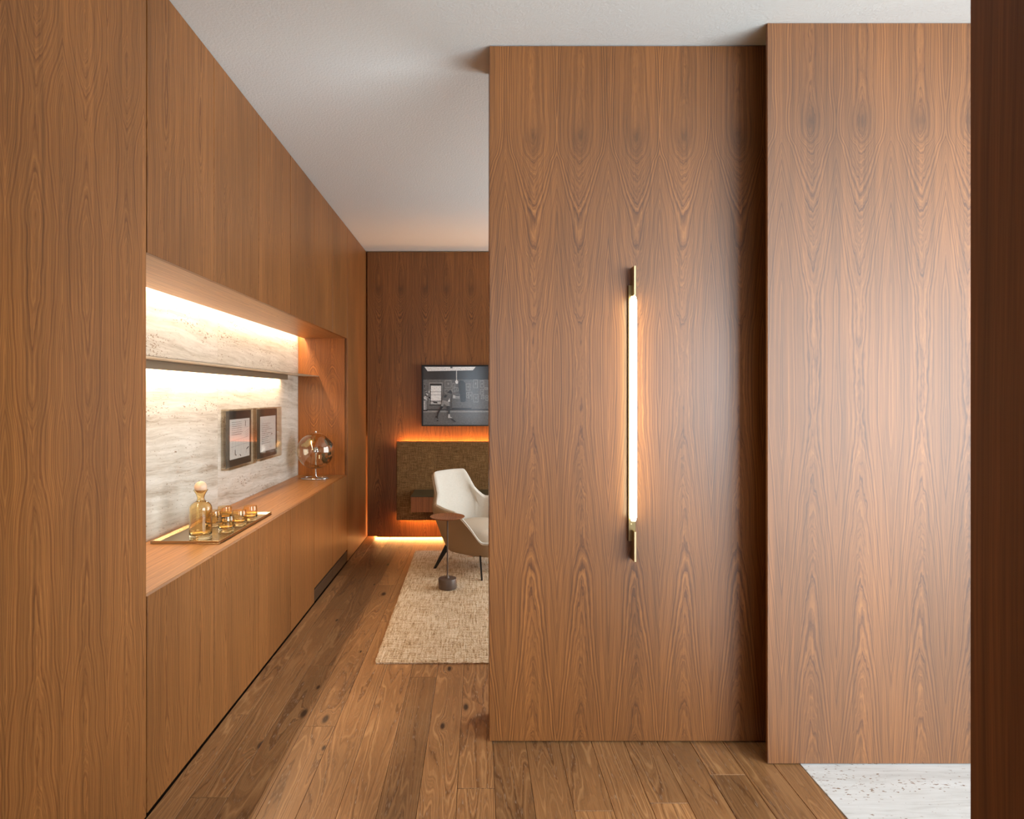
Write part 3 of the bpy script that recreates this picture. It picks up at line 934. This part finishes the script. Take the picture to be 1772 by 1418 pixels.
def rect(x0, y0, x1, y1, mi): ink([(x0, y0), (x1, y0), (x1, y1), (x0, y1)], mi)
RX = 2128
rect(145, 110, RX, 1320, 1)
rect(145, 380, RX, 720, 2)
rect(145, 720, RX, 1010, 2)
rect(215, 700, RX, 960, 2)
rect(145, 1010, RX, 1320, 2)
rect(145, 1020, RX, 1050, 3)
rect(150, 985, RX, 1005, 1)
ink([(170, 118), (1220, 118), (1160, 190), (235, 208)], 5)
rect(700, 118, 745, 150, 2)
rect(265, 440, 540, 900, 3)
rect(282, 462, 526, 905, 0)
rect(300, 505, 512, 815, 5)
rect(300, 626, 512, 634, 2)
rect(300, 688, 512, 694, 2)
rect(296, 828, 518, 888, 4)
ink([(340, 830), (430, 835), (440, 870), (360, 862)], 1)
rect(270, 890, 520, 910, 0)
rect(155, 470, 188, 560, 3); rect(160, 480, 183, 550, 1)
for q in range(26):
    r_ = random.Random(q)
    a, b = 150 + r_.random() * 110, 580 + r_.random() * 220
    rect(a, b, a + 20 + r_.random() * 25, b + 15 + r_.random() * 25, (1, 4, 5, 3)[q % 4])
rect(155, 810, 180, 1000, 4); rect(180, 810, 215, 1010, 3)
ink([(150, 1005), (240, 1000), (230, 1025), (150, 1025)], 0)
def frm(x0, y0, x1, y1, inn=2, edge=3):
    rect(x0, y0, x1, y1, edge)
    rect(x0 + 12, y0 + 12, x1 - 12, y1 - 12, inn)
    rect((x0 * .6 + x1 * .4), (y0 * .65 + y1 * .35), (x0 * .35 + x1 * .65), (y0 * .4 + y1 * .6), 3)
for a in ((585, 395, 725, 545), (585, 570, 735, 660), (740, 450, 800, 640), (775, 540, 870, 620), (1020, 460, 1110, 605), (1165, 380, 1265, 555), (1305, 400, 1390, 540),
          (1170, 680, 1275, 845), (1310, 570, 1385, 690), (1395, 540, 1470, 590), (1330, 700, 1400, 780), (1420, 700, 1480, 815), (1025, 640, 1080, 760), (1075, 630, 1150, 790),
          (1500, 420, 1590, 560), (1530, 600, 1640, 740), (1640, 400, 1740, 520), (1690, 560, 1790, 700), (1820, 440, 1930, 600), (1850, 640, 1940, 760), (1980, 430, 2070, 580), (1985, 620, 2080, 770)):
    frm(*a)
rect(745, 680, 895, 770, 3); rect(755, 690, 800, 760, 4)
rect(730, 770, 1130, 980, 2)
rect(735, 960, 1130, 990, 1)
rect(820, 195, 836, 385, 4)
ink([(826, 375), (860, 420), (855, 465), (815, 465), (800, 425)], 5)
ink([(905, 395), (965, 400), (1000, 450), (1008, 560), (1015, 820), (975, 845), (915, 835), (900, 700), (875, 560), (880, 440)], 1)
# boxer
ink([(640, 650), (680, 605), (720, 605), (738, 640), (725, 690), (890, 690), (892, 712), (830, 712), (725, 690), (690, 720), (640, 690)], 1)
ink([(575, 670), (650, 650), (735, 680), (700, 740), (685, 800), (650, 830), (545, 800), (550, 730)], 2)
ink([(585, 690), (640, 700), (610, 750), (560, 750)], 1)
ink([(685, 760), (692, 830), (650, 830)], 5)
ink([(545, 800), (680, 835), (690, 925), (620, 915), (575, 880), (545, 935), (510, 920)], 3)
ink([(510, 920), (560, 935), (500, 1010), (460, 1080), (445, 1150), (425, 1140), (430, 1070), (470, 990)], 0)
ink([(395, 1140), (425, 1125), (460, 1180), (430, 1175)], 0)
ink([(620, 925), (690, 925), (695, 1000), (685, 1085), (662, 1085), (655, 1000)], 1)
ink([(660, 1085), (688, 1085), (700, 1140), (745, 1165), (660, 1170), (652, 1150)], 4)
ink([(415, 1215), (460, 1210), (435, 1235)], 0)
ink([(690, 1175), (740, 1180), (820, 1250), (790, 1250)], 1)
o = part('photo_print', bm, PM, pf)
part('backing_board', box(pX0 + 0.0115, pX1 - 0.0115, YPIC + 0.0095, YB - 0.0008, pZ0 + 0.0115, pZ1 - 0.0115), 'black', pf)

# ------------------------------------------------------------------ rug
def rug():
    X0, X1, Ya, Yb, H = -0.541, 1.55, 3.245, 5.58, 0.012
    bm = bmesh.new()
    nx, ny = 150, 190
    g = []
    rn = random.Random(3)
    for j in range(ny + 1):
        row = []
        for i in range(nx + 1):
            u, v = i / nx, j / ny
            x = X0 + (X1 - X0) * u - 0.022 * v * (1 - u)
            y = Ya + (Yb - Ya) * v
            e = min(i, nx - i, j, ny - j)
            dz = 0.0 if e > 0 else -0.004
            # rounded corners and a slightly uneven selvedge
            if e == 0:
                x += (rn.random() - 0.5) * 0.005
                y += (rn.random() - 0.5) * 0.005
            dc = math.hypot(u * (X1 - X0), v * (Yb - Ya))
            if i == 0 and j < 2: y += 0.004; x += 0.006
            row.append(bm.verts.new((x, y, H + dz + 0.0022 * (rn.random() - 0.5) + 0.0012 * math.sin(j * 1.57))))
        g.append(row)
    for j in range(ny):
        for i in range(nx):
            bm.faces.new((g[j][i], g[j][i + 1], g[j + 1][i + 1], g[j + 1][i]))
    border = [g[0][i] for i in range(nx + 1)] + [g[j][nx] for j in range(1, ny + 1)] + [g[ny][i] for i in range(nx - 1, -1, -1)] + [g[j][0] for j in range(ny - 1, 0, -1)]
    low = [bm.verts.new((v.co.x, v.co.y, 0.0006)) for v in border]
    n = len(border)
    for i in range(n):
        k2 = (i + 1) % n
        bm.faces.new((border[i], low[i], low[k2], border[k2]))
    bm.faces.new(low)
    o = make('rug', bm, 'rug', None, loc=(0.5, 4.4, 0.0), smooth=True)
    return tag(o, 'beige flecked jute rug on the oak floor under the armchair', 'rug')
rug()

# ------------------------------------------------------------------ armchair
def armchair():
    cx, cy, phi = -0.005, 5.02, math.radians(-40)
    zf = 0.0135
    t = thing('armchair', 'cream upholstered lounge armchair with taupe outer shell and black legs', 'armchair', (cx, cy, zf))
    F = Vector((math.cos(phi), math.sin(phi), 0))
    L = Vector((-math.sin(phi), math.cos(phi), 0))
    P = lambda f, l, z: Vector((cx, cy, 0)) + F * f + L * l + Vector((0, 0, z))
    def lerp(a, b, s): return a + (b - a) * s
    def ss(a, b, x):
        s = min(1, max(0, (x - a) / (b - a)))
        return s * s * (3 - 2 * s)
    def rim(th):      # th = 0 at the middle of the back, pi at the front; the rim height round the tub
        a = abs(th)
        z = 0.755
        z = lerp(z, 0.525, ss(0.60, 1.12, a))
        z = lerp(z, 0.485, ss(1.15, 2.0, a))
        z = lerp(z, 0.268, ss(1.62, 2.30, a))
        return z
    def surf(th, s, inset):
        """outer tub: s=0 bottom, s=1 rim"""
        zb = 0.165
        z = lerp(zb + (0.03 if abs(th) < 1 else 0.0), rim(th), s)
        a = abs(th)
        # plan radius (superellipse) at the given height
        hgt = (z - zb) / 0.6
        ry = 0.215 + 0.135 * min(1, hgt * 1.9) ** 0.75           # half width
        rb = 0.215 + 0.165 * min(1, hgt * 1.05) ** 0.9           # towards the back (leans out)
        rf = 0.285 + 0.075 * min(1, hgt * 3.0)                   # towards the front
        # the tall back is narrower than the arms
        narrow = ss(0.50, 0.62, z)
        ry = lerp(ry, 0.285, narrow)
        c, sn = math.cos(th), math.sin(th)
        e = 0.72
        px = abs(c) ** e * (1 if c > 0 else -1)
        py = abs(sn) ** e * (1 if sn > 0 else -1)
        fx = -px * ((rb if c > 0 else rf) - inset)
        ly = py * (ry - inset)
        return P(fx, ly, z)
    NU, NV = 96, 20
    ths = [-PI + 2 * PI * i / NU for i in range(NU)]
    bm = bmesh.new()
    rings = [[bm.verts.new(surf(th, j / NV, 0.0)) for th in ths] for j in range(NV + 1)]
    for j in range(NV):
        for i in range(NU):
            k2 = (i + 1) % NU
            bm.faces.new((rings[j][i], rings[j][k2], rings[j + 1][k2], rings[j + 1][i]))
    cb = bm.verts.new(P(0, 0, 0.155))
    for i in range(NU):
        bm.faces.new((cb, rings[0][(i + 1) % NU], rings[0][i]))
    # rim lip turned in, thickness of the shell
    lip = [bm.verts.new(surf(th, 1.0, 0.012) + Vector((0, 0, 0.003))) for th in ths]
    low = [bm.verts.new(surf(th, 0.80, 0.014)) for th in ths]
    for i in range(NU):
        k2 = (i + 1) % NU
        bm.faces.new((rings[NV][i], rings[NV][k2], lip[k2], lip[i]))
        bm.faces.new((lip[i], lip[k2], low[k2], low[i]))
    part('outer_shell', bm, 'leather', t, smooth=True)
    bm = bmesh.new()
    prof = [(0.05, 0.030), (0.30, 0.034), (0.60, 0.040), (0.85, 0.042), (0.965, 0.040), (1.0, 0.032), (1.012, 0.021), (1.006, 0.0135), (0.975, 0.0125)]
    prof = [(s, i_ + 0.0) for s, i_ in prof]
    ring2 = []
    for s, ins in prof:
        ring2.append([bm.verts.new(surf(th, min(s, 1.0), ins) + Vector((0, 0, max(0, s - 1.0) * 0.8 + (0.006 if s > 0.99 else 0)))) for th in ths])
    for j in range(len(prof) - 1):
        for i in range(NU):
            k2 = (i + 1) % NU
            bm.faces.new((ring2[j][i], ring2[j][k2], ring2[j + 1][k2], ring2[j + 1][i]))
    cb = bm.verts.new(P(0, 0, 0.185))
    for i in range(NU):
        bm.faces.new((cb, ring2[0][(i + 1) % NU], ring2[0][i]))
    part('inner_upholstery', bm, 'cream', t, smooth=True)
    # seat cushion: rounded puck following the tub
    bm = bmesh.new()
    prof = [(0.0, 0.20), (0.70, 0.20), (0.90, 0.215), (0.98, 0.25), (1.0, 0.295), (0.985, 0.335), (0.93, 0.362), (0.80, 0.377), (0.55, 0.388), (0.25, 0.392), (0.0, 0.393)]
    rr = []
    for fr, z in prof:
        ring = []
        for th in ths:
            c, sn = math.cos(th), math.sin(th)
            e = 0.74
            px = abs(c) ** e * (1 if c > 0 else -1)
            py = abs(sn) ** e * (1 if sn > 0 else -1)
            ring.append(bm.verts.new(P(-px * (0.215 if c > 0 else 0.283) * fr, py * 0.252 * fr, z + (0.0 if c > 0 else -0.012 * abs(px) * fr))))
        rr.append(ring)
    for j in range(len(prof) - 1):
        for i in range(NU):
            k2 = (i + 1) % NU
            bm.faces.new((rr[j][i], rr[j][k2], rr[j + 1][k2], rr[j + 1][i]))
    bmesh.ops.remove_doubles(bm, verts=bm.verts, dist=1e-5)
    part('seat_cushion', bm, 'cushion', t, smooth=True)
    # legs: flat black blades splayed outwards
    for sf_, sl in ((-1, -1), (-1, 1), (1, -1), (1, 1)):
        ft = P(0.245 * sf_, 0.245 * sl, zf)
        tp_ = P(0.155 * sf_, 0.165 * sl, 0.225)
        rad = (ft - Vector((cx, cy, zf))); rad.z = 0
        rad.normalize()
        side = Vector((-rad.y, rad.x, 0)) * 0.006
        bm = bmesh.new()
        vs_ = []
        for p, w in ((ft, 0.011), (tp_, 0.026)):
            for s1 in (-1, 1):
                for s2 in (-1, 1):
                    vs_.append(bm.verts.new(p + rad * w * s1 + side * s2))
        for f in ((0, 1, 3, 2), (4, 6, 7, 5), (0, 4, 5, 1), (2, 3, 7, 6), (0, 2, 6, 4), (1, 5, 7, 3)):
            bm.faces.new([vs_[i] for i in f])
        part('leg', bm, 'black_metal', t)
    return t
armchair()

# ------------------------------------------------------------------ side table
sx, sy, sz = -0.223, 4.484, 0.0135
st = thing('side_table', 'small round side table with red-brown top and heavy drum base', 'side table', (sx, sy, sz))
part('base', lathe([(0.0, 0.0), (0.0625, 0.0), (0.0655, 0.003), (0.0655, 0.068), (0.0635, 0.0715), (0.0, 0.072)], sx, sy, sz, 48), 'taupe_metal', st, smooth=True)
part('pole', lathe([(0.0, 0.0725), (0.014, 0.0725), (0.012, 0.080), (0.0065, 0.094), (0.0055, 0.105), (0.0055, 0.470), (0.0065, 0.482), (0.013, 0.494), (0.018, 0.500), (0.0, 0.5005)], sx, sy, sz, 24), 'taupe_metal', st, smooth=True)
part('top', lathe([(0.0, 0.501), (0.098, 0.502), (0.118, 0.508), (0.1245, 0.5135), (0.1235, 0.516), (0.1195, 0.5145), (0.0, 0.5125)], sx, sy, sz, 56), 'table_wood', st, smooth=True)
